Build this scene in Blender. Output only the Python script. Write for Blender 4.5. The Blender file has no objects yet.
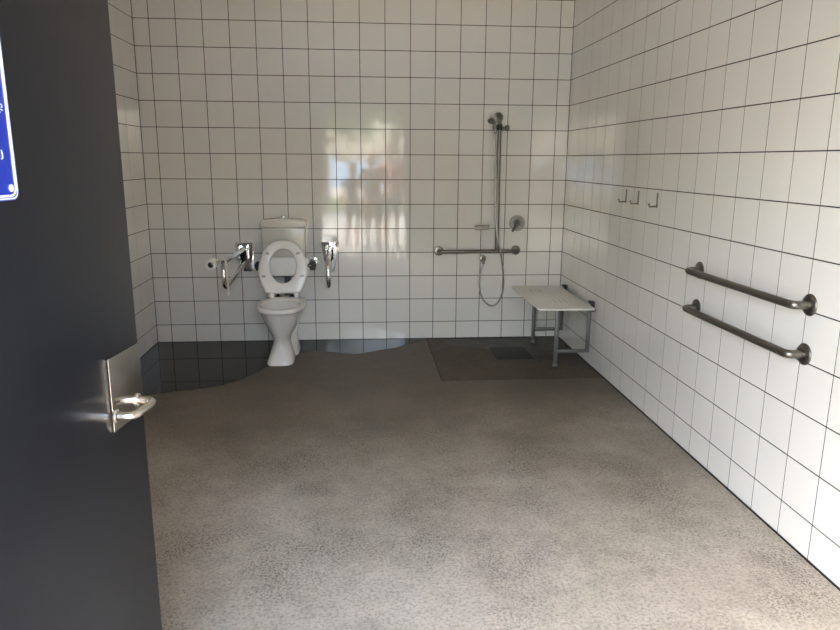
import bpy, bmesh, math, random
from mathutils import Vector, Matrix
random.seed(7)
C = bpy.context.scene.collection
PI = math.pi
XL, XR = -0.120, 3.308            # side walls
ZR = 0.1503                       # first horizontal grout line above the floor
CEIL = 3.0
YF = -5.29                        # inner face of the front wall
DX0, DX1, DH = 0.885, 2.285, 2.23 # doorway

# ---------------------------------------------------------------- materials
def mat(name, col, rough=.5, metal=0., spec=.5, **kw):
    m = bpy.data.materials.new(name); m.use_nodes = True
    b = m.node_tree.nodes['Principled BSDF']
    b.inputs['Base Color'].default_value = (*col, 1)
    b.inputs['Roughness'].default_value = rough
    b.inputs['Metallic'].default_value = metal
    b.inputs['Specular IOR Level'].default_value = spec
    for k, v in kw.items(): b.inputs[k.replace('_', ' ')].default_value = v
    return m
def nd(m, t, **kw):
    n = m.node_tree.nodes.new(t)
    for k, v in kw.items(): setattr(n, k, v)
    return n
def lk(m, a, b): m.node_tree.links.new(a, b)
def noise(m, scale, detail=4, rough=.6, coord='Object', sc=None):
    tc = nd(m, 'ShaderNodeTexCoord'); n = nd(m, 'ShaderNodeTexNoise')
    n.inputs['Scale'].default_value = scale; n.inputs['Detail'].default_value = detail
    n.inputs['Roughness'].default_value = rough
    if sc:
        mp = nd(m, 'ShaderNodeMapping'); mp.inputs['Scale'].default_value = sc
        lk(m, tc.outputs[coord], mp.inputs['Vector']); lk(m, mp.outputs[0], n.inputs['Vector'])
    else: lk(m, tc.outputs[coord], n.inputs['Vector'])
    return n
def ramp(m, src, stops):
    r = nd(m, 'ShaderNodeValToRGB'); lk(m, src, r.inputs[0]); e = r.color_ramp.elements
    while len(e) < len(stops): e.new(.5)
    for i, (p, c) in enumerate(stops):
        e[i].position = p; e[i].color = (*c, 1) if len(c) == 3 else c
    return r
def bumpy(m, scale, strength, dist=.001, detail=3):
    n = noise(m, scale, detail); b = nd(m, 'ShaderNodeBump')
    b.inputs['Strength'].default_value = strength; b.inputs['Distance'].default_value = dist
    lk(m, n.outputs[0], b.inputs['Height']); lk(m, b.outputs[0], m.node_tree.nodes['Principled BSDF'].inputs['Normal'])

def mix(m, fac, a, b, mode='MIX'):
    x = nd(m, 'ShaderNodeMix', data_type='RGBA', blend_type=mode)
    for i, v in ((0, fac), (6, a), (7, b)):
        if hasattr(v, 'is_output'): lk(m, v, x.inputs[i])
        elif i: x.inputs[i].default_value = (*v, 1)
        else: x.inputs[0].default_value = v
    return x.outputs[2]

# glazed wall tile: soft per-area tone, glossy
M_TILE = mat('glazed_white_tile', (.80, .78, .74), .045, spec=.56)
n = noise(M_TILE, 1.1, 3); r = ramp(M_TILE, n.outputs[0], [(.3, (.765, .745, .71)), (.7, (.81, .795, .765))])
lk(M_TILE, r.outputs[0], M_TILE.node_tree.nodes['Principled BSDF'].inputs['Base Color'])
bumpy(M_TILE, 6.0, .10, .004, 2)
M_GROUT = mat('dark_grout', (.022, .020, .017), .9)
M_SEAL = mat('black_sealant', (.008, .008, .008), .6)
def concrete(name, base, dark, light, rough, stops=(.35, .5, .68), rear_tone=None):
    m = mat(name, base, rough, spec=.35)
    b = m.node_tree.nodes['Principled BSDF']
    big = noise(m, .9, 6, .65)
    r1 = ramp(m, big.outputs[0], [(stops[0], dark), (stops[1], base), (stops[2], light)])
    col0 = r1.outputs[0]
    if rear_tone:   # darker brown towards the back wall, broken up by noise
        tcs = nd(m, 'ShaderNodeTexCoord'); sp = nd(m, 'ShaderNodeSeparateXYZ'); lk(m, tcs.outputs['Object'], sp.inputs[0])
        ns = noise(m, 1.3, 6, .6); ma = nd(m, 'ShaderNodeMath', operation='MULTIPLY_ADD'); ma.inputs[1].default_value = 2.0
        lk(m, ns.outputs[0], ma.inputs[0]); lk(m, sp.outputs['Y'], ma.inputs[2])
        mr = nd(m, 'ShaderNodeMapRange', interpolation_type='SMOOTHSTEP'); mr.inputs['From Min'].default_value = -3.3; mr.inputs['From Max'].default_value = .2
        lk(m, ma.outputs[0], mr.inputs[0]); col0 = mix(m, mr.outputs[0], col0, rear_tone)
    mid = noise(m, 7, 8, .75)
    r2 = ramp(m, mid.outputs[0], [(.3, (.74, .73, .72)), (.5, (.97, .97, .97)), (.66, (1.10, 1.10, 1.10))])
    c = mix(m, 1., col0, r2.outputs[0], 'MULTIPLY')
    # dark pits in the finish, clustered
    tc = nd(m, 'ShaderNodeTexCoord')
    v = nd(m, 'ShaderNodeTexVoronoi', voronoi_dimensions='2D'); v.inputs['Scale'].default_value = 82
    wn = noise(m, 25, 3, .6); va = nd(m, 'ShaderNodeVectorMath', operation='MULTIPLY_ADD'); va.inputs[1].default_value = (.035, .035, 0)
    lk(m, wn.outputs['Color'], va.inputs[0]); lk(m, tc.outputs['Object'], va.inputs[2]); lk(m, va.outputs[0], v.inputs['Vector'])
    r3 = ramp(m, v.outputs['Distance'], [(.18, (1, 1, 1)), (.34, (0, 0, 0))])
    cl = noise(m, 2.6, 5, .7); r4 = ramp(m, cl.outputs[0], [(.44, (0, 0, 0)), (.62, (1, 1, 1))])
    k = mix(m, 1., r3.outputs[0], r4.outputs[0], 'MULTIPLY')
    fine = noise(m, 75, 4, .8); r5 = ramp(m, fine.outputs[0], [(.38, (.45, .44, .43)), (.52, (1, 1, 1))])
    c = mix(m, .75, c, r5.outputs[0], 'MULTIPLY')
    sc_ = nd(m, 'ShaderNodeMath', operation='MULTIPLY'); sc_.inputs[1].default_value = .8
    lk(m, k, sc_.inputs[0])
    c = mix(m, sc_.outputs[0], c, (.075, .068, .06))
    lk(m, c, b.inputs['Base Color'])
    rr = ramp(m, mid.outputs[0], [(.3, (rough*.8,)*3), (.7, (min(1, rough*1.25),)*3)])
    lk(m, rr.outputs[0], b.inputs['Roughness'])
    bp = nd(m, 'ShaderNodeBump'); bp.inputs['Strength'].default_value = .25; bp.inputs['Distance'].default_value = .002
    lk(m, fine.outputs[0], bp.inputs['Height']); lk(m, bp.outputs[0], b.inputs['Normal'])
    return m
M_FLOOR = concrete('worn_concrete', (.54, .48, .40), (.47, .41, .335), (.60, .54, .465), .50, rear_tone=(.122, .096, .064))
M_SHOWER = concrete('shower_concrete', (.098, .074, .047), (.066, .050, .032), (.135, .105, .07), .62)
M_WET = mat('wet_concrete', (.008, .007, .0055), .05, spec=.24, IOR=1.33)
n = noise(M_WET, 4, 5); r = ramp(M_WET, n.outputs[0], [(.3, (.006, .0055, .0045)), (.7, (.016, .014, .010))])
lk(M_WET, r.outputs[0], M_WET.node_tree.nodes['Principled BSDF'].inputs['Base Color']); bumpy(M_WET, 5, .012, .004)
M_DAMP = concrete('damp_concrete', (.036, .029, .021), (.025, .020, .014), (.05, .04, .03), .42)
M_CER = mat('white_ceramic', (.80, .78, .735), .09, spec=.6)
M_CIS = mat('white_cistern_plastic', (.66, .64, .585), .16, spec=.55)
M_SEAT = mat('white_seat_plastic', (.86, .845, .82), .22)
M_BACK = mat('white_backrest', (.78, .77, .74), .4)
M_BLACK = mat('black_rubber', (.015, .015, .015), .45)
M_CHROME = mat('polished_chrome', (.80, .80, .80), .07, 1.)
M_STEEL = mat('brushed_stainless', (.30, .285, .26), .30, 1.)
M_STEELD = mat('satin_stainless_rail', (.215, .20, .18), .34, 1.); bumpy(M_STEELD, 90, .03, .001)
M_PLATE = mat('brushed_door_plate', (.55, .51, .46), .24, 1.)
M_HAND = mat('satin_door_handle', (.82, .78, .72), .20, 1.)
M_BOARD = mat('white_laminate_board', (.74, .725, .68), .38)
M_SLOT = mat('slot_shadow_gap', (.25, .24, .22), .8)
M_FRAME = mat('grey_steel_frame', (.17, .17, .17), .42, .6)
M_HOSE = mat('metal_hose', (.42, .40, .38), .28, .9)
M_GREY = mat('grey_satin_metal', (.27, .27, .26), .42, .6)
M_GRATE = mat('grey_floor_waste', (.030, .031, .029), .7)
M_DOOR = mat('charcoal_door_paint', (.011, .0125, .0175), .30, spec=.36); bumpy(M_DOOR, 55, .10, .001)
M_BLUE = mat('blue_sign_plastic', (.006, .035, .50), .3)
M_WHITE = mat('white_sign_paint', (.85, .87, .95), .35)
M_PAPER = mat('toilet_paper', (.84, .82, .77), .9)
M_CEIL = mat('ceiling_paint', (.80, .765, .70), .8)
M_JAMB = mat('charcoal_frame_paint', (.04, .042, .048), .4)
M_LED = mat('warm_light_diffuser', (1, .9, .75), .4)
bb = M_LED.node_tree.nodes['Principled BSDF']
bb.inputs['Emission Color'].default_value = (1, .86, .66, 1); bb.inputs['Emission Strength'].default_value = 14
M_CLAD = mat('outside_wall_render', (.42, .40, .37), .8); bumpy(M_CLAD, 40, .2, .003)
M_PAVE = mat('sunlit_paving', (.60, .55, .47), .85)
n = noise(M_PAVE, .8, 6); r = ramp(M_PAVE, n.outputs[0], [(.3, (.50, .46, .39)), (.7, (.66, .62, .54))])
lk(M_PAVE, r.outputs[0], M_PAVE.node_tree.nodes['Principled BSDF'].inputs['Base Color'])
M_GRASS = mat('dry_grass', (.20, .24, .08), .9); bumpy(M_GRASS, 30, .5, .03)
M_SAND = mat('beach_sand', (.70, .60, .46), .9)
M_SEA = mat('blue_sea', (.05, .22, .42), .25); bumpy(M_SEA, 2, .3, .1)
M_LEAF = mat('tree_leaves', (.10, .19, .035), .6)
M_BARK = mat('tree_bark', (.16, .12, .085), .9)
M_SKIN = mat('skin', (.50, .30, .21), .55)
M_HAIRB = mat('brown_hair', (.05, .03, .018), .6)
M_HAIRG = mat('grey_hair', (.30, .28, .26), .6)
M_EYE = mat('eye_dark', (.02, .015, .012), .2)
M_SHOE = mat('shoe', (.08, .08, .085), .6)
M_CLO = {k: mat('cloth_' + k, v, .9) for k, v in dict(navy=(.03, .04, .09), khaki=(.22, .18, .12), pink=(.50, .20, .18),
                                                     denim=(.06, .09, .16), grey=(.12, .12, .13), black=(.02, .02, .022)).items()}

# ---------------------------------------------------------------- helpers
def link(name, bm, mats, parent=None, smooth=True, auto=40):
    me = bpy.data.meshes.new(name)
    bmesh.ops.recalc_face_normals(bm, faces=bm.faces[:])
    bm.to_mesh(me); bm.free()
    for m in (mats if isinstance(mats, (list, tuple)) else [mats]): me.materials.append(m)
    if smooth:
        me.polygons.foreach_set('use_smooth', [True]*len(me.polygons))
        me.set_sharp_from_angle(angle=math.radians(auto))
    o = bpy.data.objects.new(name, me); C.objects.link(o)
    if parent is not None:
        o.parent = parent
        o.location = -Vector(parent.get('_o', (0, 0, 0))) if not parent.get('_rz') else (0, 0, 0)
    return o
def tag(o, label=None, cat=None, group=None, kind=None):
    if label: o['label'] = label
    if cat: o['category'] = cat
    if group: o['group'] = group
    if kind: o['kind'] = kind
    return o
def thing(name, label, cat, loc=(0, 0, 0), group=None, rz=0, local=False):
    """Empty at the thing's base. Parts are given in world metres unless local."""
    o = bpy.data.objects.new(name, None); C.objects.link(o)
    o.location = loc; o.rotation_euler = (0, 0, rz); o.empty_display_size = .1
    if local: o['_rz'] = 1
    else: o['_o'] = loc
    return tag(o, label, cat, group)
def struct(name, bm, mats, smooth=False):
    o = link(name, bm, mats, None, smooth); o['kind'] = 'structure'; return o

def box(bm, x0, x1, y0, y1, z0, z1, bev=0, mi=0, seg=2):
    r = bmesh.ops.create_cube(bm, size=1)
    vs = r['verts']
    for v in vs:
        v.co = Vector(((x0+x1)/2 + v.co.x*(x1-x0), (y0+y1)/2 + v.co.y*(y1-y0), (z0+z1)/2 + v.co.z*(z1-z0)))
    fs = list({f for v in vs for f in v.link_faces})
    if bev:
        es = list({e for v in vs for e in v.link_edges})
        q = bmesh.ops.bevel(bm, geom=es, offset=bev, segments=seg, profile=.5, affect='EDGES', clamp_overlap=True)
        fs = list(set(q['faces']) | {f for f in fs if f.is_valid})
    for f in fs: f.material_index = mi
    return bm
def B(): return bmesh.new()
def bx(*a, **k): return box(B(), *a, **k)

def catmull(pts, n=6, closed=False):
    P = [Vector(p) for p in pts]; out = []
    N = len(P); rng = range(N if closed else N-1)
    for i in rng:
        if closed: a, b, c, d = P[(i-1) % N], P[i], P[(i+1) % N], P[(i+2) % N]
        else: a, b, c, d = P[max(i-1, 0)], P[i], P[i+1], P[min(i+2, N-1)]
        for k in range(n):
            t = k/n
            out.append(.5*((2*b) + (c-a)*t + (2*a-5*b+4*c-d)*t*t + (3*b-a-3*c+d)*t**3))
    if not closed: out.append(P[-1])
    return out
def fillet(pts, r, n=6):
    """polyline with rounded corners of radius r"""
    P = [Vector(p) for p in pts]; out = [P[0]]
    for i in range(1, len(P)-1):
        a = (P[i-1]-P[i]); b = (P[i+1]-P[i]); rr = min(r, a.length*.49, b.length*.49)
        p0 = P[i]+a.normalized()*rr; p1 = P[i]+b.normalized()*rr
        for k in range(n+1):
            t = k/n; out.append((1-t)**2*p0 + 2*t*(1-t)*P[i] + t*t*p1)
    out.append(P[-1]); return out
def tube(bm, pts, r, sides=14, closed=False, cap=True, rad=None, mi=0):
    P = [Vector(p) for p in pts]; N = len(P)
    rings = []; prev = None
    for i, p in enumerate(P):
        if closed: t = P[(i+1) % N]-P[i-1]
        elif i == 0: t = P[1]-P[0]
        elif i == N-1: t = P[-1]-P[-2]
        else: t = P[i+1]-P[i-1]
        t.normalize()
        if prev is None:
            u = t.orthogonal().normalized()
        else:
            u = (prev - t*prev.dot(t)).normalized()
        prev = u; w = t.cross(u); rr = rad[i] if rad else r
        rings.append([bm.verts.new(p + (u*math.cos(a)+w*math.sin(a))*rr) for a in [2*PI*k/sides for k in range(sides)]])
    for i in range(N if closed else N-1):
        A, Bq = rings[i], rings[(i+1) % N]
        for k in range(sides):
            f = bm.faces.new((A[k], A[(k+1) % sides], Bq[(k+1) % sides], Bq[k])); f.material_index = mi
    if cap and not closed:
        for q in (rings[0][::-1], rings[-1]):
            f = bm.faces.new(q); f.material_index = mi
    return bm
def lathe(bm, prof, origin, axis='Z', sides=28, mi=0):
    """prof: [(radius, height)] revolved about the axis through origin"""
    o = Vector(origin)
    if isinstance(axis, str): ax = {'X': Vector((1, 0, 0)), 'Y': Vector((0, 1, 0)), 'Z': Vector((0, 0, 1))}[axis]
    else: ax = Vector(axis).normalized()
    u = ax.orthogonal().normalized(); w = ax.cross(u)
    rings = []
    for r, h in prof:
        if r < 1e-6: rings.append([bm.verts.new(o+ax*h)])
        else: rings.append([bm.verts.new(o+ax*h+(u*math.cos(2*PI*k/sides)+w*math.sin(2*PI*k/sides))*r) for k in range(sides)])
    for A, Q in zip(rings, rings[1:]):
        for k in range(sides):
            k2 = (k+1) % sides
            if len(A) == 1 and len(Q) == 1: continue
            if len(A) == 1: f = bm.faces.new((A[0], Q[k2], Q[k]))
            elif len(Q) == 1: f = bm.faces.new((A[k], A[k2], Q[0]))
            else: f = bm.faces.new((A[k], A[k2], Q[k2], Q[k]))
            f.material_index = mi
    return bm
def loft(bm, rings, cap0=True, cap1=True, mi=0):
    V = [[bm.verts.new(p) for p in r] for r in rings]; n = len(V[0])
    for A, Q in zip(V, V[1:]):
        for k in range(n):
            bm.faces.new((A[k], A[(k+1) % n], Q[(k+1) % n], Q[k])).material_index = mi
    if cap0: bm.faces.new(V[0][::-1]).material_index = mi
    if cap1: bm.faces.new(V[-1]).material_index = mi
    return bm
def sup(cx, y0, y1, hw, z, e=2.3, n=40, egg=0.):
    """superellipse ring in the xy plane between y0 (front) and y1 (back)"""
    cy = (y0+y1)/2; hl = (y1-y0)/2; out = []
    for k in range(n):
        a = 2*PI*k/n; c, s = math.cos(a), math.sin(a)
        x = math.copysign(abs(c)**(2/e), c)*hw*(1+egg*s); y = math.copysign(abs(s)**(2/e), s)*hl
        out.append(Vector((cx+x, cy+y, z)))
    return out
def prism(bm, outline, conv, t0, t1, bev=0, mi=0):
    """extrude a 2D outline; conv(u, v, t) -> point. Rounded by inset rings of size bev at both ends."""
    n = len(outline); P = [Vector((u, v)) for u, v in outline]
    area = sum(P[i].x*P[(i+1) % n].y-P[(i+1) % n].x*P[i].y for i in range(n))
    if area < 0: P = P[::-1]
    nrm = []
    for i in range(n):
        d = (P[(i+1) % n]-P[i-1]); nrm.append(Vector((-d.y, d.x)).normalized())
    def ring(ins, t): return [conv((P[i]+nrm[i]*ins).x, (P[i]+nrm[i]*ins).y, t) for i in range(n)]
    s = 1 if t1 > t0 else -1
    if bev:
        R = []
        for k in range(4):
            a = PI/2*k/3; R.append(ring(bev*(1-math.sin(a)), t0+s*bev*(1-math.cos(a))))
        for k in range(4):
            a = PI/2*(3-k)/3; R.append(ring(bev*(1-math.sin(a)), t1-s*bev*(1-math.cos(a))))
    else: R = [ring(0, t0), ring(0, t1)]
    return loft(bm, R, mi=mi)
def rrect(u0, u1, v0, v1, r, n=5):
    out = []
    for cx, cy, a0 in ((u1-r, v1-r, 0), (u0+r, v1-r, PI/2), (u0+r, v0+r, PI), (u1-r, v0+r, 1.5*PI)):
        for k in range(n+1):
            a = a0+PI/2*k/n; out.append((cx+math.cos(a)*r, cy+math.sin(a)*r))
    return out

# ---------------------------------------------------------------- camera
cam = bpy.data.cameras.new('camera'); cam.sensor_width = 36; cam.lens = 689.889/840*36; cam.clip_start = .02
co = bpy.data.objects.new('camera', cam); C.objects.link(co)
yaw, pitch, roll = .0843, -.2207, .006
cy_, sy_, cp_, sp_ = math.cos(yaw), math.sin(yaw), math.cos(pitch), math.sin(pitch)
F = Vector((sy_*cp_, cy_*cp_, sp_)); R = Vector((cy_, -sy_, 0)); U = R.cross(F)
R2 = R*math.cos(roll)+U*math.sin(roll); U2 = U*math.cos(roll)-R*math.sin(roll)
mw = Matrix((R2, U2, -F)).transposed().to_4x4(); mw.translation = (1.6014, -5.7685, 1.5074)
co.matrix_world = mw
bpy.context.scene.camera = co

# ---------------------------------------------------------------- setting: tiled walls
def tiled(name, P, hlines, vlines, skip=None, back=None):
    """wall of separate bevelled tiles standing on a grout bed; P(u, v, d) -> point, d = out of the wall"""
    bm = B(); g = .0025; ch = .0005; th = .004
    for a, b in zip(hlines, hlines[1:]):
        for c, d in zip(vlines, vlines[1:]):
            if d-c < .012 or b-a < .012: continue
            if skip and skip((a+b)/2, (c+d)/2): continue
            t1, t2 = random.gauss(0, .0011), random.gauss(0, .0011)
            def q(u, v, dd):
                return bm.verts.new(P(u, v, dd + (t1*(u-(a+b)/2) + t2*(v-(c+d)/2) if dd > 0 else 0)))
            u0, u1, v0, v1 = a+g, b-g, c+g, d-g
            o = [q(u0, v0, -.001), q(u1, v0, -.001), q(u1, v1, -.001), q(u0, v1, -.001)]
            m_ = [q(u0, v0, th-ch), q(u1, v0, th-ch), q(u1, v1, th-ch), q(u0, v1, th-ch)]
            t = [q(u0+ch, v0+ch, th), q(u1-ch, v0+ch, th), q(u1-ch, v1-ch, th), q(u0+ch, v1-ch, th)]
            bm.faces.new(t)
            for k in range(4):
                bm.faces.new((o[k], o[(k+1) % 4], m_[(k+1) % 4], m_[k]))
                bm.faces.new((m_[k], m_[(k+1) % 4], t[(k+1) % 4], t[k]))
    for bxx in back: box(bm, *bxx, mi=1)   # grout bed, about 1 mm behind the tile faces
    return struct(name, bm, [M_TILE, M_GROUT])
def grid(a, b, off, step=.2):
    k = math.ceil((a-off)/step+1e-4); out = [a]
    while off+k*step < b-1e-4: out.append(off+k*step); k += 1
    out.append(b); return out
H = grid(.002, CEIL, ZR)
T_ = .004; GB = .0028
tiled('wall_back', lambda u, v, d: Vector((u, T_-d, v)), grid(XL, XR, 0), H, back=[(XL-.15, XR+.15, T_-GB, .16, -.02, CEIL)])
tiled('wall_right', lambda u, v, d: Vector((XR+T_-d, u, v)), grid(YF, 0, -.096), H, back=[(XR+T_-GB, XR+.16, YF, T_, -.02, CEIL)])
tiled('wall_left', lambda u, v, d: Vector((XL-T_+d, u, v)), grid(YF, 0, -.135), H, back=[(XL-.16, XL-T_+GB, YF, T_, -.02, CEIL)])
vx = sorted(set(grid(XL, XR, 0)+[DX0-.05, DX1+.05])); vz = sorted(set(H+[DH+.05]))
tiled('wall_front', lambda u, v, d: Vector((u, YF-T_+d, v)), vx, vz,
      skip=lambda u, v: DX0-.05 < u < DX1+.05 and v < DH+.05,
      back=[(XL-.16, DX0-.03, YF-.14, YF-T_, -.02, CEIL), (DX1+.03, XR+.16, YF-.14, YF-T_, -.02, CEIL),
            (DX0-.03, DX1+.03, YF-.14, YF-T_, DH+.03, CEIL)])
# outside skin of the building
bm = B()
box(bm, XL-.5, DX0-.03, YF-.17, YF-.14, -.02, 3.3); box(bm, DX1+.03, XR+.5, YF-.17, YF-.14, -.02, 3.3)
box(bm, DX0-.03, DX1+.03, YF-.17, YF-.14, DH+.03, 3.3)
struct('wall_outside', bm, M_CLAD)
struct('ceiling', bx(XL-.5, XR+.5, YF-.17, .3, CEIL, CEIL+.15), M_CEIL)
# corner and floor joints (dark sealant)
s = .0035
struct('trim_1', bx(XL, XL+s, -s, 0, 0, CEIL), M_SEAL)
struct('trim_2', bx(XR-s, XR, -s, 0, 0, CEIL), M_SEAL)
struct('trim_3', bx(XL, XR, -.002, T_, 0, .002), M_SEAL)
struct('trim_4', bx(XR-.006, XR+T_, YF, 0, 0, .006), M_SEAL)
struct('trim_5', bx(XL-T_, XL+.004, YF, 0, 0, .006), M_SEAL)
# floor: room slab with the shower bay let in, separated by an open joint
SX, SY = 2.150, -1.178
bm = B()
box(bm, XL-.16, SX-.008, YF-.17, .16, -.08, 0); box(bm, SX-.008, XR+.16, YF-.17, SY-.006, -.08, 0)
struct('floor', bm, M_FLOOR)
bm = B()
g = [[bm.verts.new((SX+(XR+.05-SX)*i/12, SY+(.05-SY)*j/12,
      -.003)) for j in range(13)] for i in range(13)]
for i in range(12):
    for j in range(12): bm.faces.new((g[i][j], g[i+1][j], g[i+1][j+1], g[i][j+1]))
struct('floor_shower', bm, M_SHOWER, True)
bm = B(); box(bm, SX-.009, SX+.003, SY-.010, 0, -.08, -.0022); box(bm, SX-.009, XR, SY-.010, SY+.006, -.08, -.0012)
struct('trim_6', bm, M_SEAL)
# door frame
bm = B()
box(bm, DX0-.05, DX0-.005, YF-.18, YF+.012, 0, DH+.05); box(bm, DX1+.005, DX1+.05, YF-.18, YF+.012, 0, DH+.05)
box(bm, DX0-.005, DX1+.005, YF-.18, YF+.012, DH+.005, DH+.05)
struct('door_frame', bm, M_JAMB)

# ---------------------------------------------------------------- water on the floor
def blob(pts, z, n=7):
    P = catmull([(x, y, z) for x, y in pts], n, True)
    return P
def flat(name, pts, h, m, z=0, n=6, jag=0.):
    P = catmull([(x, y, 0) for x, y in pts], n, True)
    P = [Vector((p.x+random.uniform(-jag, jag), p.y+random.uniform(-jag, jag), 0)) for p in P]
    P = [Vector((min(max(p.x, XL+.003), XR-.003), min(p.y, -.004), 0)) for p in P]
    c = sum(P, Vector())/len(P)
    bm = B(); loft(bm, [[Vector((p.x, p.y, z)) for p in P], [Vector((p.x, p.y, z+h*.6)) for p in P],
                        [Vector((p.x+(c.x-p.x)*.006, p.y+(c.y-p.y)*.006, z+h)) for p in P]], cap0=False)
    return link(name, bm, m, None, False)
pud = [(XL, -.01), (XL, -.7), (XL, -1.22), (-.02, -1.42), (.08, -1.395), (.194, -1.352), (.30, -1.31), (.381, -1.284), (.46, -1.26), (.532, -1.231), (.61, -1.19), (.68, -1.134), (.735, -1.06), (.792, -.983), (.835, -.89),
       (.873, -.793), (.95, -.62), (1.02, -.46), (1.093, -.385), (1.2, -.35), (1.332, -.384), (1.45, -.43), (1.533, -.456), (1.62, -.42), (1.693, -.377), (1.78, -.325),
       (1.859, -.296), (1.95, -.20), (2.067, -.10), (2.08, -.01), (1.6, -.005), (1.0, -.005), (.4, -.005)]
tag(flat('water_puddle', pud, .0012, M_WET, .0002, jag=.009), 'dark shallow water puddle on the concrete along the back wall and around the toilet', 'puddle')
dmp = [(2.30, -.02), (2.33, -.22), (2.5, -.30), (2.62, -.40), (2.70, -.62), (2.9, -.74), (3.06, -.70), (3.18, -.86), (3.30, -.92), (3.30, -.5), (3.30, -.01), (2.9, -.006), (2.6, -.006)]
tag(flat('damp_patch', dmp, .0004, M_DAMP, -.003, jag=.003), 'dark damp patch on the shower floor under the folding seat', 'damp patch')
tag(link('drain_cover', bx(2.635, 2.93, -.68, -.32, -.0032, -.0016, bev=.0006), M_GRATE, None), 'dark grey rectangular drain cover set in the shower floor', 'drain cover')

# ---------------------------------------------------------------- toilet
TX = .985
t = thing('toilet', 'white ceramic toilet pan and cistern with its seat raised', 'toilet', (TX, -.5, 0))
bm = B()
lv = [(0, -.752, -.40, .100, 3.6, -.06), (.012, -.752, -.40, .100, 3.6, -.06), (.03, -.744, -.40, .094, 3.2, -.06), (.07, -.725, -.41, .083, 2.8, -.04), (.11, -.708, -.42, .072, 2.5, .0),
      (.150, -.698, -.42, .064, 2.3, .0), (.185, -.708, -.40, .068, 2.2, .0), (.215, -.728, -.37, .082, 2.1, -.02), (.25, -.752, -.33, .103, 2.05, -.03), (.30, -.782, -.27, .130, 2.05, -.03),
      (.345, -.803, -.24, .150, 2.05, -.03), (.392, -.822, -.23, .164, 2.1, -.03), (.404, -.828, -.25, .169, 2.1, -.03), (.410, -.842, -.25, .182, 2.15, -.03),
      (.418, -.847, -.25, .186, 2.15, -.03), (.434, -.847, -.25, .186, 2.15, -.03), (.443, -.840, -.255, .180, 2.15, -.03), (.445, -.830, -.26, .172, 2.15, -.03)]
rings = [sup(TX-.013*max(0, 1-z/.30), a, b, w, z, e, 44, eg) for z, a, b, w, e, eg in lv]
inn = [(.445, -.815, -.405, .150), (.439, -.806, -.415, .143), (.41, -.804, -.416, .142), (.38, -.78, -.42, .130), (.31, -.72, -.43, .098), (.25, -.65, -.45, .062), (.225, -.62, -.46, .045)]
rings += [sup(TX, a, b, w, z, 2.1, 44, -.03) for z, a, b, w in inn]
loft(bm, rings)
link('bowl', bm, M_CER, t)
bm = B(); loft(bm, [sup(TX+.008, a, -.16, w_, z, e, 32) for z, a, w_, e in ((0, -.50, .098, 3), (.015, -.50, .098, 3), (.06, -.49, .088, 2.8), (.14, -.47, .082, 2.4), (.22, -.44, .086, 2.2), (.30, -.42, .095, 2.2), (.36, -.40, .098, 2.2))])
link('trapway', bm, M_CER, t)
bm = B(); loft(bm, [sup(TX, -.70, -.43, .076, .27, 2, 30), sup(TX, -.70, -.43, .076, .2705, 2, 30)])
link('water', bm, mat('bowl_water', (.35, .36, .34), .02), t)
# flush pipe and deck between pan and cistern
bm = B(); tube(bm, fillet([(TX, -.10, .62), (TX, -.10, .40), (TX, -.205, .36)], .05), .024, 16)
link('flush_pipe', bm, mat('grey_pipe', (.10, .10, .10), .35), t)
# cistern body and domed lid
CX = TX-.014
def fc(u, v, tt): return Vector((u, -tt, v))
bm = B()
def cz_out(hw0, hw1, z0, z1, r=.035):
    o = []
    for k in range(7):
        a = -PI/2+PI/2*k/6; o.append((CX+hw0-r+math.cos(a)*r, z0+r+math.sin(a)*r))
    o += [(CX+hw1, z1), (CX-hw1, z1)]
    for k in range(7):
        a = PI+PI/2*k/6; o.append((CX-hw0+r+math.cos(a)*r, z0+r+math.sin(a)*r))
    return o
prism(bm, cz_out(.163, .176, .605, .974), fc, .002, .165, .016)
link('cistern', bm, M_CIS, t)
bm = B()
o = [(CX+.180, .974)]
for k in range(9):
    a = PI/2*k/8; o.append((CX+.142+math.cos(a)**.8*.040, 1.0+math.sin(a)*.036))
for k in range(1, 8): o.append((CX+.142-.284*k/8, 1.036+.010*math.sin(PI*k/8)))
for k in range(9):
    a = PI/2+PI/2*k/8; o.append((CX-.142-abs(math.cos(a))**.8*.040, 1.0+math.sin(a)*.036))
o.append((CX-.180, .974))
prism(bm, o, fc, .001, .178, .012)
link('cistern_lid', bm, M_CIS, t)
bm = B(); lathe(bm, [(.030, 1.040), (.030, 1.050), (.026, 1.053), (.024, 1.053), (.024, 1.060), (.018, 1.064), (0, 1.064)], (CX, -.09, 0))
box(bm, CX-.0012, CX+.0012, -.112, -.068, 1.060, 1.0648)
link('flush_button', bm, M_CHROME, t)
# raised seat ring
hp = Vector((TX-.009, -.345, .475)); up = Vector((0, .105, .42)).normalized(); nn = Vector((0, -up.z, up.y))  # nn faces the room
SL = .418
def seat_pt(w, h, d): return hp + Vector((1, 0, 0))*w + up*h + nn*d
half = [(.080, SL-.014), (.138, SL-.062), (.172, SL-.135), (.190, SL-.205), (.190, .15), (.174, .085), (.150, .03), (.132, .004), (.105, 0)]
out_o = catmull([(0, SL, 0)]+[(a, b, 0) for a, b in half]+[(0, 0, 0)]+[(-a, b, 0) for a, b in half[::-1]], 4, True)
n_ = len(out_o); inner = []
for p in out_o:
    a = math.atan2(p.y-.215, p.x); inner.append(Vector((math.cos(a)*.104, .215+math.sin(a)*.135, 0)))
bm = B(); prof = [(0, .0), (0, .010), (.06, .018), (.2, .022), (.8, .022), (.95, .018), (1, .010), (1, 0), (.9, -.004), (.1, -.004)]
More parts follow.
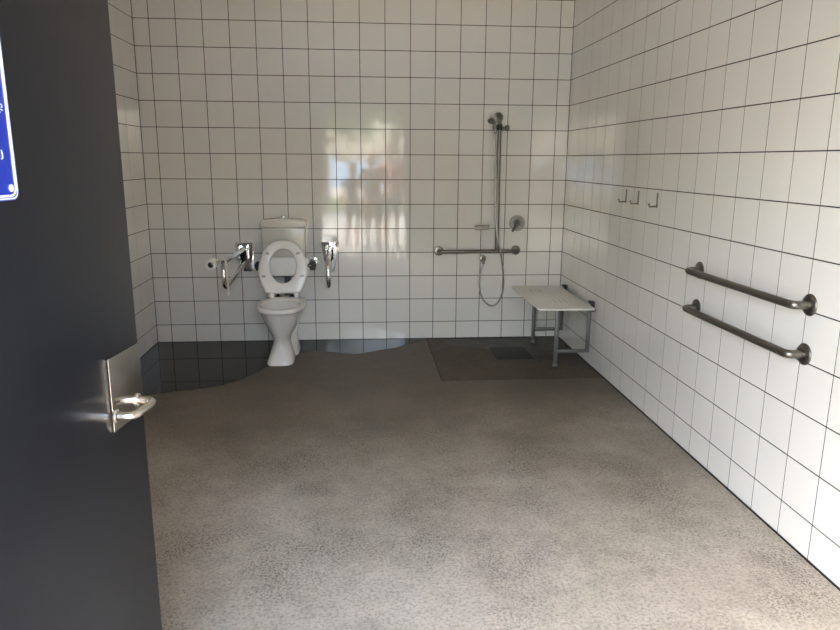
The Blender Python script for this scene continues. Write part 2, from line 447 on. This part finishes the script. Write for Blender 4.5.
V = [[bm.verts.new(seat_pt(a.x+(b.x-a.x)*f, a.y+(b.y-a.y)*f, d)) for a, b in zip(out_o, inner)] for f, d in prof]
for i in range(len(V)):
    A, Q = V[i], V[(i+1) % len(V)]
    for k in range(n_): bm.faces.new((A[k], A[(k+1) % n_], Q[(k+1) % n_], Q[k]))
seat = link('seat', bm, M_SEAT, t)
for w, h in ((-.118, .318), (.118, .318), (-.150, .135), (.150, .135)):
    bm = B(); c = seat_pt(w, h, .020); d = Vector((-w, .06 if h > .2 else 0, 0)).normalized()
    tube(bm, [c-Vector((1, 0, 0))*.014*(1 if w < 0 else -1)*1+nn*0, c+Vector((1, 0, 0))*.014*(1 if w < 0 else -1)+up*(-.008 if h > .2 else 0)], .009, 10)
    b_ = link('buffer', bm, mat('seat_buffer', (.50, .49, .47), .5) if 'seat_buffer' not in bpy.data.materials else bpy.data.materials['seat_buffer'], None)
    b_.parent = seat
for s_ in (-1, 1):
    bm = B(); box(bm, TX+s_*.095-.017, TX+s_*.095+.017, -.375, -.335, .436, .484, bev=.006); link('hinge', bm, M_SEAT, t)
    bm = B(); lathe(bm, [(0, .440), (.024, .440), (.024, .448), (.014, .454), (.010, .464), (0, .464)], (TX+s_*.055, -.315, 0)); link('hinge_bolt', bm, M_BLACK, t)

# backrest behind the seat
t = thing('backrest_rail', 'white backrest pad held on dark steel arms behind the raised toilet seat', 'backrest', (TX, -.1, .58))
bm = B(); prism(bm, rrect(TX-.185, TX+.185, .590, .742, .02), fc, .180, .212, .008); link('pad', bm, M_BACK, t)
for s_ in (-1, 1):
    bm = B(); tube(bm, fillet([(TX+s_*.215, -.001, .675), (TX+s_*.215, -.205, .675), (TX+s_*.12, -.196, .675)], .03), .016, 14); link('arm', bm, M_STEELD, t)
    bm = B(); tube(bm, [(TX+s_*.215, -.15, .675), (TX+s_*.215, -.215, .675)], .030, 16)
    box(bm, TX+s_*.215-.022, TX+s_*.215+.022, -.21, -.16, .635, .705, bev=.008); link('clamp', bm, M_BLACK, t)
    bm = B(); lathe(bm, [(.036, 0), (.036, .004), (.02, .008), (0, .008)], (TX+s_*.215, 0, .675), (0, -1, 0)); link('flange', bm, M_CHROME, t)

# ---------------------------------------------------------------- folding grab rails beside the toilet
def fold_rail(x, label, flip, tip):
    t = thing('folding_grab_rail', label, 'grab rail', (x, 0, .6), 'folding grab rails beside the toilet')
    hw = .073
    o = [(x-hw, .838), (x+hw, .838), (x+hw, .80), (x+hw*.45, .60), (x+hw*.30, .585), (x-hw*.30, .585), (x-hw*.45, .60), (x-hw, .80)]
    if flip: o = [(x-hw, .838), (x+hw, .838), (x+hw, .61), (x+hw*.8, .60), (x-.01, .60), (x-.02, .63), (x-.035, .66), (x-hw, .70)]
    bm = B(); prism(bm, o, fc, 0, .006, .001); link('mounting_plate', bm, M_CHROME, t)
    for px, pz in ((-.05, .815), (.05, .815), (0, .625)):
        bm = B(); lathe(bm, [(.009, .006), (.009, .009), (.005, .012), (0, .012)], (x+px*.9, 0, pz), (0, -1, 0), 12); link('screw', bm, M_STEELD, t)
    bm = B()
    for s_ in (-1, 1): box(bm, x+s_*.030-.005, x+s_*.030+.005, -.075, -.004, .70, .82, bev=.004)
    tube(bm, [(x-.04, -.05, .785), (x+.04, -.05, .785)], .010, 12); link('hinge_bracket', bm, M_CHROME, t)
    dx = tip
    bm = B(); P = fillet([(x, -.05, .785), (x+dx*.5, -.4, .787), (x+dx, -.83, .790), (x+dx, -.83, .605), (x+dx*.6, -.62, .615), (x, -.045, .690)], .085, 8)
    tube(bm, P, .0185, 16); link('rail_loop', bm, M_CHROME, t)
    bm = B(); tube(bm, [(x-.018, -.03, .70), (x-.018, -.06, .785)], .013, 12); tube(bm, [(x+.018, -.03, .70), (x+.018, -.06, .785)], .013, 12)
    link('spring_post', bm, M_BLACK, t)
    return t
fold_rail(.632, 'chrome folding grab rail left of the toilet, with a toilet roll on it', True, -.012)
fold_rail(1.335, 'chrome folding grab rail right of the toilet, with no toilet roll', False, .020)
# toilet roll holder, hung from the left rail
rx, ry, rz = .545, -.80, .785
t = thing('toilet_roll_holder', 'thin chrome toilet roll holder clipped to the left folding rail', 'holder', (.61, ry, .77))
bm = B(); tube(bm, fillet([(.62, -.79, .790), (.575, -.79, .795), (.545, -.79, .785), (.545, -.86, .785)], .012), .005, 10); link('wire', bm, M_CHROME, t)
bm = B(); lathe(bm, [(.020, -.012), (.024, -.012), (.024, .012), (.020, .012)], (.620, -.79, .789), (0, -1, 0), 16); link('clip', bm, M_CHROME, t)
bm = B(); lathe(bm, [(.020, 0), (.034, 0), (.036, .003), (.036, .097), (.034, .10), (.020, .10), (.020, 0)], (rx, -.79, rz), (0, -1, 0), 28)
lathe(bm, [(.0205, .001), (.0195, .001), (.0195, .099), (.0205, .099)], (rx, -.79, rz), (0, -1, 0), 28, mi=1)
tag(link('toilet_roll', bm, [M_PAPER, mat('cardboard_core', (.10, .08, .06), .9)]), 'small white toilet roll with dark core at the far left of the rail', 'toilet roll')
bm = B(); rs = []
path = [(.600, -.845, .795), (.609, -.845, .812), (.622, -.845, .814), (.634, -.845, .805), (.638, -.845, .77), (.640, -.846, .70), (.643, -.848, .62), (.646, -.852, .555)]
P = catmull(path, 4)
for q in P:
    rs.append([q+Vector((0, .05, 0)), q+Vector((.0012, .05, 0)), q+Vector((.0012, -.012, 0)), q+Vector((0, -.012, 0))])
loft(bm, rs); tag(link('paper_strip', bm, M_PAPER), 'strip of white toilet paper draped over the left folding rail', 'toilet paper')

# ---------------------------------------------------------------- shower fittings on the back wall
def flange(bm, c, ax, r=.040):
    lathe(bm, [(r, 0), (r, .004), (r*.9, .009), (r*.62, .011), (r*.45, .012), (0, .012)], c, ax, 28); return bm
t = thing('shower_grab_rail', 'satin steel shower rail, tall vertical bar joined to a horizontal bar, back wall', 'grab rail', (2.57, 0, .72))
bm = B(); tube(bm, fillet([(2.246, -.004, .761), (2.246, -.062, .761), (2.902, -.062, .765), (2.902, -.004, .765)], .035, 8), .0165, 16); link('horizontal_bar', bm, M_STEELD, t)
bm = B(); tube(bm, fillet([(2.720, -.004, 1.853), (2.720, -.064, 1.853), (2.722, -.064, 1.3), (2.728, -.064, .772)], .035, 8), .0165, 16); link('vertical_bar', bm, M_STEELD, t)
for c in ((2.246, 0, .761), (2.902, 0, .765), (2.720, 0, 1.853)):
    bm = flange(B(), c, (0, -1, 0)); link('flange', bm, M_STEELD, t)
t = thing('shower_slider', 'small dark slider bracket clamped near the top of the vertical shower bar', 'slider', (2.716, -.07, 1.77))
bm = B(); tube(bm, [(2.720, -.064, 1.748), (2.720, -.064, 1.792)], .023, 16); box(bm, 2.665, 2.714, -.085, -.05, 1.755, 1.785, bev=.006); link('clamp', bm, M_BLACK, t)
bm = B(); lathe(bm, [(.012, 0), (.012, .028), (.022, .032), (.024, .058), (.018, .064), (0, .064)], (2.735, -.068, 1.765), 'X', 18); link('knob', bm, M_STEELD, t)
t = thing('shower_handset', 'dark hand shower with a small fan-shaped head held in the slider', 'hand shower', (2.67, -.09, 1.72))
bm = B(); P = catmull([(2.683, -.095, 1.715), (2.678, -.10, 1.76), (2.668, -.112, 1.800), (2.650, -.130, 1.825)], 5)
tube(bm, P, .012, 14, rad=[.010+.004*i/len(P) for i in range(len(P))]); link('handle', bm, M_STEEL, t)
bm = B(); lathe(bm, [(0, -.014), (.012, -.014), (.018, -.008), (.032, .006), (.034, .014), (.030, .018), (0, .018)], (2.642, -.140, 1.822), (-.30, -.40, -.87), 24); link('spray_head', bm, M_STEELD, t)
t = thing('shower_hose', 'thin silver shower hose looping down to a round wall outlet', 'shower hose', (2.62, 0, .7))
HP = [(2.686, -.097, 1.712), (2.690, -.105, 1.55), (2.696, -.105, 1.25), (2.706, -.105, 1.0), (2.728, -.104, .86), (2.752, -.10, .76), (2.775, -.085, .65), (2.792, -.07, .53), (2.790, -.06, .42), (2.760, -.05, .330),
      (2.708, -.045, .292), (2.645, -.045, .325), (2.602, -.045, .405), (2.590, -.045, .50), (2.604, -.045, .60), (2.620, -.045, .665)]
bm = B(); P = catmull(HP, 8); tube(bm, P, .0065, 10, rad=[.0065+(.0006 if i % 2 else -.0003) for i in range(len(P))]); link('hose', bm, M_HOSE, t)
bm = B(); flange(bm, (2.620, 0, .694), (0, -1, 0), .029); tube(bm, fillet([(2.620, -.008, .694), (2.620, -.045, .694), (2.620, -.045, .656)], .015), .0115, 14); link('wall_outlet', bm, M_STEELD, t)
t = thing('shower_mixer', 'round grey shower mixer with a single lever on the back wall', 'shower mixer', (2.906, 0, .995))
bm = B(); lathe(bm, [(.066, 0), (.066, .005), (.062, .009), (.030, .011), (.026, .030), (.024, .046), (.018, .050), (0, .050)], (2.906, 0, .995), (0, -1, 0), 36); link('face_plate', bm, M_GREY, t)
bm = B(); P = [(2.912, -.048, 1.004), (2.890, -.058, .978), (2.868, -.070, .950), (2.852, -.078, .932)]
tube(bm, P, .012, 12, rad=[.017, .014, .012, .010]); link('lever', bm, M_STEELD, t)
t = thing('soap_dish', 'short chrome soap dish on the back wall left of the vertical bar', 'soap dish', (2.61, 0, .97))
bm = B(); prism(bm, rrect(2.540, 2.658, -.085, -.002, .012), lambda u, v, tt: Vector((u, v, tt)), .945, .972, .003); link('tray', bm, M_STEEL, t)
bm = B(); tube(bm, fillet([(2.542, -.002, .986), (2.542, -.082, .986), (2.656, -.082, .986), (2.656, -.002, .986)], .012), .006, 10)
for x in (2.545, 2.600, 2.653): tube(bm, [(x, -.080, .966), (x, -.084, .985)], .004, 8)
link('guard_rail', bm, M_CHROME, t)

# ---------------------------------------------------------------- folding shower seat
t = thing('folding_bench', 'white folding shower seat on grey steel legs in the right corner', 'shower seat', (3.08, -.6, 0))
def tp(u, v, tt): return Vector((u, v, tt))
bm = B(); prism(bm, rrect(2.853, 3.262, -1.052, -.125, .012), tp, .463, .477, .002)
for x, y0, y1 in ((2.965, -.40, -.30), (3.000, -.40, -.30), (3.035, -.40, -.30), (3.040, -.84, -.72), (3.080, -.84, -.72), (3.120, -.84, -.72)):
    box(bm, x-.0018, x+.0018, y0, y1, .4765, .4775, mi=1)
link('seat_board', bm, [M_BOARD, M_SLOT], t)
for y in (-.885, -.19):
    bm = B(); box(bm, 3.022, 3.050, y-.014, y+.014, .012, .463, bev=.004); l = link('leg', bm, M_FRAME, t)
    bm = B(); box(bm, 3.018, 3.054, y-.018, y+.018, -.004, .022, bev=.005); f = link('foot', bm, M_FRAME, None); f.parent = l
    bm = B(); box(bm, 3.050, 3.270, y-.011, y+.011, .105, .130, bev=.003); link('cross_bar', bm, M_FRAME, t)
    bm = B(); box(bm, 3.262, 3.290, y-.011, y+.011, .105, .463, bev=.004); link('upright', bm, M_FRAME, t)
    bm = B(); box(bm, 3.290, 3.307, y-.026, y+.026, .42, .497, bev=.004)
    tube(bm, [(3.283, y-.026, .487), (3.283, y+.026, .487)], .012, 14); link('wall_bracket', bm, M_BLACK, t)
bm = B(); box(bm, 3.266, 3.286, -1.0, -.16, .445, .463, bev=.003); box(bm, 3.026, 3.046, -1.0, -.16, .447, .463, bev=.003); link('seat_frame', bm, M_FRAME, t)

# ---------------------------------------------------------------- pair of rails and coat hooks on the right wall
def wall_rail(y0, y1, z, dz, label):
    t = thing('wall_grab_rail', label, 'grab rail', (XR, (y0+y1)/2, z), 'straight grab rails on the right wall')
    bm = B(); tube(bm, fillet([(XR-.006, y0, z), (XR-.070, y0, z), (XR-.070, y1, z+dz), (XR-.006, y1, z+dz)], .062, 10), .0165, 18); link('bar', bm, M_STEELD, t)
    for y, zz in ((y0, z), (y1, z+dz)):
        bm = flange(B(), (XR, y, zz), (-1, 0, 0), .043); link('flange', bm, M_STEELD, t)
wall_rail(-2.430, -3.315, .971, .004, 'upper of the two straight steel grab rails on the right wall')
wall_rail(-2.435, -3.320, .778, .003, 'lower of the two straight steel grab rails on the right wall')
for y, lab in ((-1.372, 'thin J-shaped steel coat hook on the right wall, the one nearest the back corner'),
               (-1.572, 'thin J-shaped steel coat hook on the right wall, the middle of three'),
               (-1.854, 'thin J-shaped steel coat hook on the right wall, set apart and nearest the door')):
    bm = B()
    box(bm, XR-.0035, XR, y-.009, y+.009, 1.245, 1.332, bev=.001)
    tube(bm, fillet([(XR-.002, y, 1.255), (XR-.046, y, 1.251), (XR-.050, y, 1.266)], .008), .0045, 10)
    lathe(bm, [(0, -.006), (.0065, -.003), (.0065, .003), (0, .006)], (XR-.050, y, 1.268), 'Z', 12)
    tag(link('coat_hook', bm, M_STEELD), lab, 'hook', 'coat hooks on the right wall')

# ---------------------------------------------------------------- door leaf (opens inward, hinged on the left jamb)
A = .130; E0 = Vector((1.056, -4.100, 0)); du = Vector((math.sin(A), math.cos(A), 0)); dn = Vector((math.cos(A), -math.sin(A), 0))
hinge = E0 - du*1.195
def D(u, v, d): return E0 + du*u + dn*d + Vector((0, 0, v))   # u <= 0 towards the hinge, d out of the face
def dbox(bm, u0, u1, v0, v1, d0, d1, bev=0, mi=0):
    before = set(bm.verts); box(bm, u0, u1, d0, d1, v0, v1, bev, mi)
    for v in set(bm.verts)-before: v.co = D(v.co.x, v.co.z, v.co.y)
    return bm
t = thing('door_1', None, None, tuple(hinge)); tag(t, kind='structure')
bm = B(); dbox(bm, -1.195, 0, .010, DH-.005, -.042, 0, .0025); link('door_leaf', bm, M_DOOR, t)
bm = B(); prism(bm, rrect(-.156, -.003, .903, 1.074, .002), lambda u, v, tt: D(u, v, tt), .0005, .004, .0008); link('handle_plate', bm, M_PLATE, t)
bm = B(); tube(bm, fillet([D(-.146, .939, .003), D(-.142, .939, .044), D(-.042, .939, .050), D(-.035, .939, .003)], .030, 10), .0095, 18)
for u in (-.146, -.035): lathe(bm, [(.016, .003), (.016, .007), (.011, .010)], D(u, .939, 0), tuple(dn), 20)
link('pull_handle', bm, M_HAND, t)
for z in (.25, 1.15, 2.0):
    bm = B(); tube(bm, [D(-1.197, z-.05, .006), D(-1.197, z+.05, .006)], .008, 10); link('hinge', bm, M_STEELD, t)
# blue sign on the door
sx1, sx0, sz0, sz1 = -.402, -.655, 1.436, 1.815
t = thing('door_sign', 'blue plastic sign with white border on the charcoal door', 'sign', tuple(D(sx1, sz0, .001)))
cv = lambda u, v, tt: D(u, v, tt)
bm = B(); prism(bm, rrect(sx0, sx1, sz0, sz1, .016), cv, .0008, .0045, .001); link('sign_plate', bm, M_BLUE, t)
def outline_tube(bm, pts, w, h0, h1):
    """flat raised band along a closed 2D outline"""
    n = len(pts); P = [Vector(p) for p in pts]
    ri, ro = [], []
    for i in range(n):
        d = P[(i+1) % n]-P[i-1]; q = Vector((-d.y, d.x)).normalized(); ri.append(P[i]+q*w/2); ro.append(P[i]-q*w/2)
    V = [[bm.verts.new(D(p.x, p.y, h)) for p in r] for r, h in ((ro, h0), (ro, h1), (ri, h1), (ri, h0))]
    for a in range(4):
        for k in range(n): bm.faces.new((V[a][k], V[a][(k+1) % n], V[(a+1) % 4][(k+1) % n], V[(a+1) % 4][k]))
bm = B(); outline_tube(bm, rrect(sx0+.0035, sx1-.0035, sz0+.0035, sz1-.0035, .013), .0028, .0044, .0050); link('outer_border', bm, M_WHITE, t)
bm = B(); outline_tube(bm, rrect(sx0+.008, sx1-.008, sz0+.008, 1.690, .014), .0042, .0044, .0052); link('inner_border', bm, M_WHITE, t)
bm = B(); lathe(bm, [(.0062, .0045), (.0062, .006), (.004, .0075), (0, .0075)], D(sx1-.020, sz0+.021, 0), tuple(dn), 18); link('screw_cap', bm, M_WHITE, t)
# ends of the white lettering that reach into the picture
def stroke(bm, pts, r=.0011):
    tube(bm, [D(u, v, .0048) for u, v in pts], r, 8)
bm = B(); cx_, cz_ = sx1-.0225, 1.5915
stroke(bm, [(cx_+.0035*math.cos(a), cz_+.003*math.sin(a)) for a in [2.4-.45*k for k in range(9)]])
stroke(bm, [(cx_-.001, cz_-.0055), (cx_+.004, cz_-.007)]); stroke(bm, [(cx_-.008, cz_+.002), (cx_-.006, cz_-.004), (cx_-.006, cz_-.010)])
stroke(bm, [(cx_-.009, cz_-.0105), (cx_-.003, cz_-.0105)])
link('lettering', bm, M_WHITE, t)
bm = B(); stroke(bm, [(sx1-.0345, 1.520), (sx1-.033, 1.512), (sx1-.0335, 1.507), (sx1-.037, 1.505)]); link('lettering', bm, M_WHITE, t)

# ---------------------------------------------------------------- ceiling lights
LAMPS = [(1.475, -1.50), (1.514, -3.87), (1.63, -4.72)]
for i, (x, y) in enumerate(LAMPS):
    lab = ['round recessed ceiling light nearest the back wall', 'round recessed ceiling light in the middle of the ceiling', 'round recessed ceiling light nearest the doorway'][i]
    t = thing('ceiling_light', lab, 'ceiling light', (x, y, CEIL), 'ceiling lights')
    bm = B(); lathe(bm, [(.040, -.001), (.058, -.001), (.060, -.006), (.056, -.010), (.040, -.010), (.040, -.001)], (x, y, CEIL), 'Z', 28); link('rim', bm, M_WHITE, t)
    bm = B(); lathe(bm, [(0, -.007), (.040, -.007), (.040, -.003), (0, -.003)], (x, y, CEIL), 'Z', 28); link('diffuser', bm, M_LED, t)

# ---------------------------------------------------------------- outside the doorway
struct('added_shade_wall', bx(3.05, 3.2, -9.0, YF-.17, -.02, 2.7), mat('shade_wall_charcoal', (.05, .052, .056), .6))  # unseen dark wall, added to shade the left side of the room
struct('ground_paving', bx(-14, 18, -15, YF-.17, -.08, -.005), M_PAVE)
struct('ground_grass', bx(-40, 44, -22, -15, -.08, -.01), M_GRASS)
struct('ground_sand', bx(-80, 84, -32, -22, -.08, -.02), M_SAND)
struct('sea', bx(-500, 500, -900, -32, -.5, -.05), M_SEA)
def crown(seed):
    rnd = random.Random(seed); bm = B()
    cl = [Vector((rnd.gauss(0, .7), rnd.gauss(0, .7), rnd.uniform(-.5, .9))) for _ in range(16)]
    for _ in range(2600):
        c = rnd.choice(cl); d = Vector((rnd.gauss(0, 1), rnd.gauss(0, 1), rnd.gauss(0, .7))).normalized()*rnd.uniform(.4, 1.0)
        p = c+d; a = Vector((rnd.gauss(0, 1), rnd.gauss(0, 1), rnd.gauss(0, 1))).normalized()*.11; b = a.orthogonal().normalized()*.05
        bm.faces.new([bm.verts.new(q) for q in (p-a, p+b, p+a, p-b)])
    return bm
crown_me = None
for i, (x, y, h, s_, lab) in enumerate(((.5, -14.5, 2.6, 1.05, 'green leafy tree beyond the paving, nearest the doorway'),
                                        (3.0, -20.5, 3.0, 1.25, 'middle-distance green tree on the grass just right of the doorway'),
                                        (-6, -20, 3.6, 1.2, 'spreading green tree on the grass furthest left'),
                                        (10.5, -20, 3.8, 1.2, 'spreading green tree on the grass furthest right'))):
    t = thing('tree', lab, 'tree', (x, y, 0), 'trees outside the doorway', local=True)
    bm = B(); tube(bm, catmull([(0, 0, -.05), (.08, .05, h*.4), (-.05, .1, h*.75), (.05, 0, h)], 5), .12, 12, rad=[.17-.006*k for k in range(16)])
    for q in ((1.0, .3, .6), (-.9, .5, .5), (.2, -1.0, .7)): tube(bm, [(0, .05, h*.7), (q[0]*.5, q[1]*.5, h*.7+q[2]*.7), (q[0], q[1], h+q[2]*.6)], .05, 8)
    link('trunk', bm, M_BARK, t)
    if crown_me is None:
        o = link('foliage', crown(i), M_LEAF, t, False); crown_me = o.data
    else:
        o = bpy.data.objects.new('foliage', crown_me); C.objects.link(o); o.parent = t
    o.location = (0, 0, h+.2); o.scale = (s_*1.1, s_*1.1, s_*.8); o.rotation_euler.z = i*1.3

# ---------------------------------------------------------------- people standing outside (seen mirrored in the tiles)
def skinmesh(name, verts, edges, radii, m, parent, root=0, sub=2):
    me = bpy.data.meshes.new(name); me.from_pydata([Vector(v) for v in verts], edges, []); me.update()
    o = bpy.data.objects.new(name, me); C.objects.link(o)
    o.modifiers.new('skin', 'SKIN'); 
    if not me.skin_vertices: me.attributes.new('skin', 'FLOAT', 'POINT')
    sv = me.skin_vertices[0].data
    for i, r in enumerate(radii):
        sv[i].radius = (r, r) if not isinstance(r, tuple) else r
        sv[i].use_root = (i == root)
    ss = o.modifiers.new('sub', 'SUBSURF'); ss.levels = sub; ss.render_levels = sub
    dg = bpy.context.evaluated_depsgraph_get(); ev = o.evaluated_get(dg)
    m2 = bpy.data.meshes.new_from_object(ev); o.modifiers.clear(); o.data = m2; bpy.data.meshes.remove(me)
    m2.name = name; m2.materials.clear(); m2.materials.append(m); m2.polygons.foreach_set('use_smooth', [True]*len(m2.polygons))
    if parent: o.parent = parent
    return o
def join_bm(objs, name, parent, m):
    bm = B()
    for o in objs:
        bm.from_mesh(o.data); me = o.data; bpy.data.objects.remove(o); bpy.data.meshes.remove(me)
    me = bpy.data.meshes.new(name); bm.to_mesh(me); bm.free(); me.materials.append(m); me.polygons.foreach_set('use_smooth', [True]*len(me.polygons))
    o = bpy.data.objects.new(name, me); C.objects.link(o); o.parent = parent; return o
def person(x, y, H_, rz, label, top, bottom, hair, arms, shorts=True, long_hair=False, slim=1.):
    """faces +Y in local space; arms: [(side, elbow, wrist)] in units of body height"""
    t = thing('person', label, 'person', (x, y, -.005), None, rz, True); k = H_; w = slim
    V = [(0, 0, .52), (0, -.005, .60), (0, .005, .70), (0, 0, .80), (0, .0, .845), (0, .012, .875), (0, .02, .92), (0, .018, .962)]
    Rr = [(.080*w, .060), (.072*w, .052), (.082*w, .058), (.070*w, .045), (.030, .030), (.030, .032), (.045, .054), (.036, .042)]
    Ed = [(i, i+1) for i in range(7)]
    for s_ in (-1, 1):
        b0 = len(V); V += [(s_*.050, 0, .49), (s_*.054, .004, .28), (s_*.056, -.008, .045), (s_*.060, .035, .014), (s_*.064, .075, .012)]
        Rr += [.052*w, .034, .019, (.022, .016), (.020, .012)]; Ed += [(0, b0)]+[(b0+i, b0+i+1) for i in range(4)]
    hands = []
    for s_, el, wr in arms:
        b0 = len(V); V += [(s_*.100*w, 0, .805), el, wr, tuple(Vector(wr)+(Vector(wr)-Vector(el)).normalized()*.045)]
        Rr += [.030, .022, .015, (.022, .011)]; Ed += [(3, b0)]+[(b0+i, b0+i+1) for i in range(3)]
        hands.append((s_, Vector(el), Vector(wr)))
    sc = lambda L: [tuple(Vector(v)*k) for v in L]
    rs = lambda L: [tuple(q*k for q in r) if isinstance(r, tuple) else r*k for r in L]
    parts = [skinmesh('b', sc(V), Ed, rs(Rr), M_SKIN, None)]
    for s_, el, wr in hands:
        d = (wr-el).normalized(); sd = Vector((0, 0, 1)) if abs(d.z) < .7 else Vector((0, 1, 0)); sd = (sd-d*sd.dot(d)).normalized(); n3 = d.cross(sd)*s_
        base = wr+d*.040
        for j, L in enumerate((.040, .045, .042, .033)):
            o_ = sd*(.013-.0087*j); p0 = base+o_; p1 = p0+d*L*.55+n3*.003; p2 = p1+d*L*.4+n3*.010
            parts.append(skinmesh('f', sc([p0-d*.008, p1, p2]), [(0, 1), (1, 2)], [.0085*1, .0075, .0065], M_SKIN, None, 0, 1))
        p0 = wr+d*.018+sd*.016; parts.append(skinmesh('f', sc([p0, p0+d*.018+sd*.014, p0+d*.036+sd*.018+n3*.006]), [(0, 1), (1, 2)], [.0095, .0085, .0075], M_SKIN, None, 0, 1))
    # nose, ears
    bm = B(); tube(bm, [(0, .062*k, .940*k), (0, .078*k, .922*k), (0, .062*k, .915*k)], .006*k, 8)
    for s_ in (-1, 1): lathe(bm, [(0, -.005*k), (.012*k, -.003*k), (.012*k, .003*k), (0, .005*k)], (s_*.047*k, .012*k, .925*k), 'X', 12)
    me = bpy.data.meshes.new('n'); bm.to_mesh(me); bm.free(); q = bpy.data.objects.new('n', me); C.objects.link(q); parts.append(q)
    join_bm(parts, 'body', t, M_SKIN)
    for s_ in (-1, 1):
        bm = B(); bmesh.ops.create_icosphere(bm, subdivisions=2, radius=.0065*k, matrix=Matrix.Translation((s_*.018*k, .066*k, .930*k)))
        link('eye', bm, M_EYE, t)
    bm = B(); tube(bm, [(-.014*k, .066*k, .899*k), (0, .070*k, .898*k), (.014*k, .066*k, .899*k)], .0032*k, 8); link('mouth', bm, mat('lips', (.35, .12, .1), .5) if 'lips' not in bpy.data.materials else bpy.data.materials['lips'], t)
    # shirt with sleeves to above the elbow
    V2 = V[:4]+[(0, 0, .828)]; R2_ = [(.090*w, .070), (.084*w, .062), (.092*w, .068), (.080*w, .052), (.042, .038)]; E2 = [(0, 1), (1, 2), (2, 3), (3, 4)]
    V2[0] = (0, 0, .50)
    for s_, el, wr in hands:
        b0 = len(V2); a = Vector((s_*.100*w, 0, .805)); V2 += [tuple(a), tuple(a+(el-a)*.75)]; R2_ += [.039, .032]; E2 += [(3, b0), (b0, b0+1)]
    skinmesh('shirt', sc(V2), E2, rs(R2_), M_CLO[top], t)
    V3 = [(0, 0, .545)]; R3 = [(.094*w, .074)]; E3 = []
    kz = .30 if shorts else .06
    for s_ in (-1, 1):
        b0 = len(V3); V3 += [(s_*.050, 0, .48), (s_*.054, .003, kz)]; R3 += [.062*w, .044 if shorts else .030]; E3 += [(0, b0), (b0, b0+1)]
    skinmesh('shorts' if shorts else 'trousers', sc(V3), E3, rs(R3), M_CLO[bottom], t)
    Vh = [(0, -.008, .900 if not long_hair else .80), (0, -.016, .930), (0, .000, .972), (0, .028, .985)]
    skinmesh('hair', sc(Vh), [(0, 1), (1, 2), (2, 3)], rs([.026 if not long_hair else .034, .046, .048, .030]), hair, t)
    for s_ in (-1, 1):
        bm = B(); loft(bm, [sup(s_*.060*k, -.032*k, .088*k, .026*k, 0, 2.4, 24), sup(s_*.060*k, -.032*k, .090*k, .027*k, .012*k, 2.4, 24), sup(s_*.060*k, -.028*k, .075*k, .024*k, .030*k, 2.4, 24), sup(s_*.058*k, -.024*k, .030*k, .020*k, .045*k, 2.2, 24)])
        link('shoe', bm, M_SHOE, t)
    return t
dn_ = lambda s_: (s_, (s_*.125, -.01, .635), (s_*.135, .02, .485))
person(1.44, -6.75, 1.46, 0, 'smaller person in navy top and dark shorts standing outside, arms down', 'navy', 'black', M_HAIRB, [dn_(-1), dn_(1)], long_hair=True, slim=.9)
person(1.78, -6.22, 1.66, .15, 'person in grey top and khaki shorts outside, reaching both hands forward', 'grey', 'khaki', M_HAIRG, [(-1, (-.115, .045, .68), (-.075, .140, .76)), (1, (.105, .050, .68), (.03, .145, .76))])
person(2.12, -6.75, 1.76, .05, 'tall person in pink top and denim shorts outside, arms down', 'pink', 'denim', M_HAIRB, [dn_(-1), dn_(1)])

# ---------------------------------------------------------------- light
w = bpy.data.worlds.new('world'); bpy.context.scene.world = w; w.use_nodes = True
nt = w.node_tree; bg = nt.nodes['Background']; sky = nt.nodes.new('ShaderNodeTexSky')
sky.sky_type = 'NISHITA'; sky.sun_disc = False; sky.sun_elevation = math.radians(52); sky.sun_rotation = math.radians(245); sky.air_density = 1.2; sky.dust_density = 2.5
hs = nt.nodes.new('ShaderNodeHueSaturation'); hs.inputs['Saturation'].default_value = .8
nt.links.new(sky.outputs[0], hs.inputs['Color']); nt.links.new(hs.outputs[0], bg.inputs[0]); bg.inputs[1].default_value = 4.0
sl = bpy.data.lights.new('sun', 'SUN'); sl.energy = 24.0; sl.angle = math.radians(.6); sl.color = (1, .93, .82)
so = bpy.data.objects.new('sun', sl); C.objects.link(so)
so.rotation_euler = Vector((.40, -.20, -.88)).to_track_quat('-Z', 'Y').to_euler()
pl = bpy.data.lights.new('doorway_portal', 'AREA'); pl.shape = 'RECTANGLE'; pl.size = DX1-DX0; pl.size_y = DH; pl.cycles.is_portal = True
po = bpy.data.objects.new('doorway_portal', pl); C.objects.link(po); po.location = ((DX0+DX1)/2, YF-.19, DH/2); po.rotation_euler = (PI/2, 0, 0)

# keep the helper bookkeeping off the finished objects
for o in bpy.data.objects:
    for k in ('_o', '_rz'):
        if k in o: del o[k]
sc = bpy.context.scene
sc.view_settings.view_transform = 'Standard'; sc.view_settings.look = 'None'; sc.view_settings.gamma = 1; sc.view_settings.use_curve_mapping = False
sc.view_settings.exposure = -0.08
sc.cycles.use_denoising = True
sc.cycles.max_bounces = 12; sc.cycles.diffuse_bounces = 8; sc.cycles.glossy_bounces = 6
sc.cycles.sample_clamp_indirect = 12
sc.cycles.caustics_reflective = False; sc.cycles.caustics_refractive = False
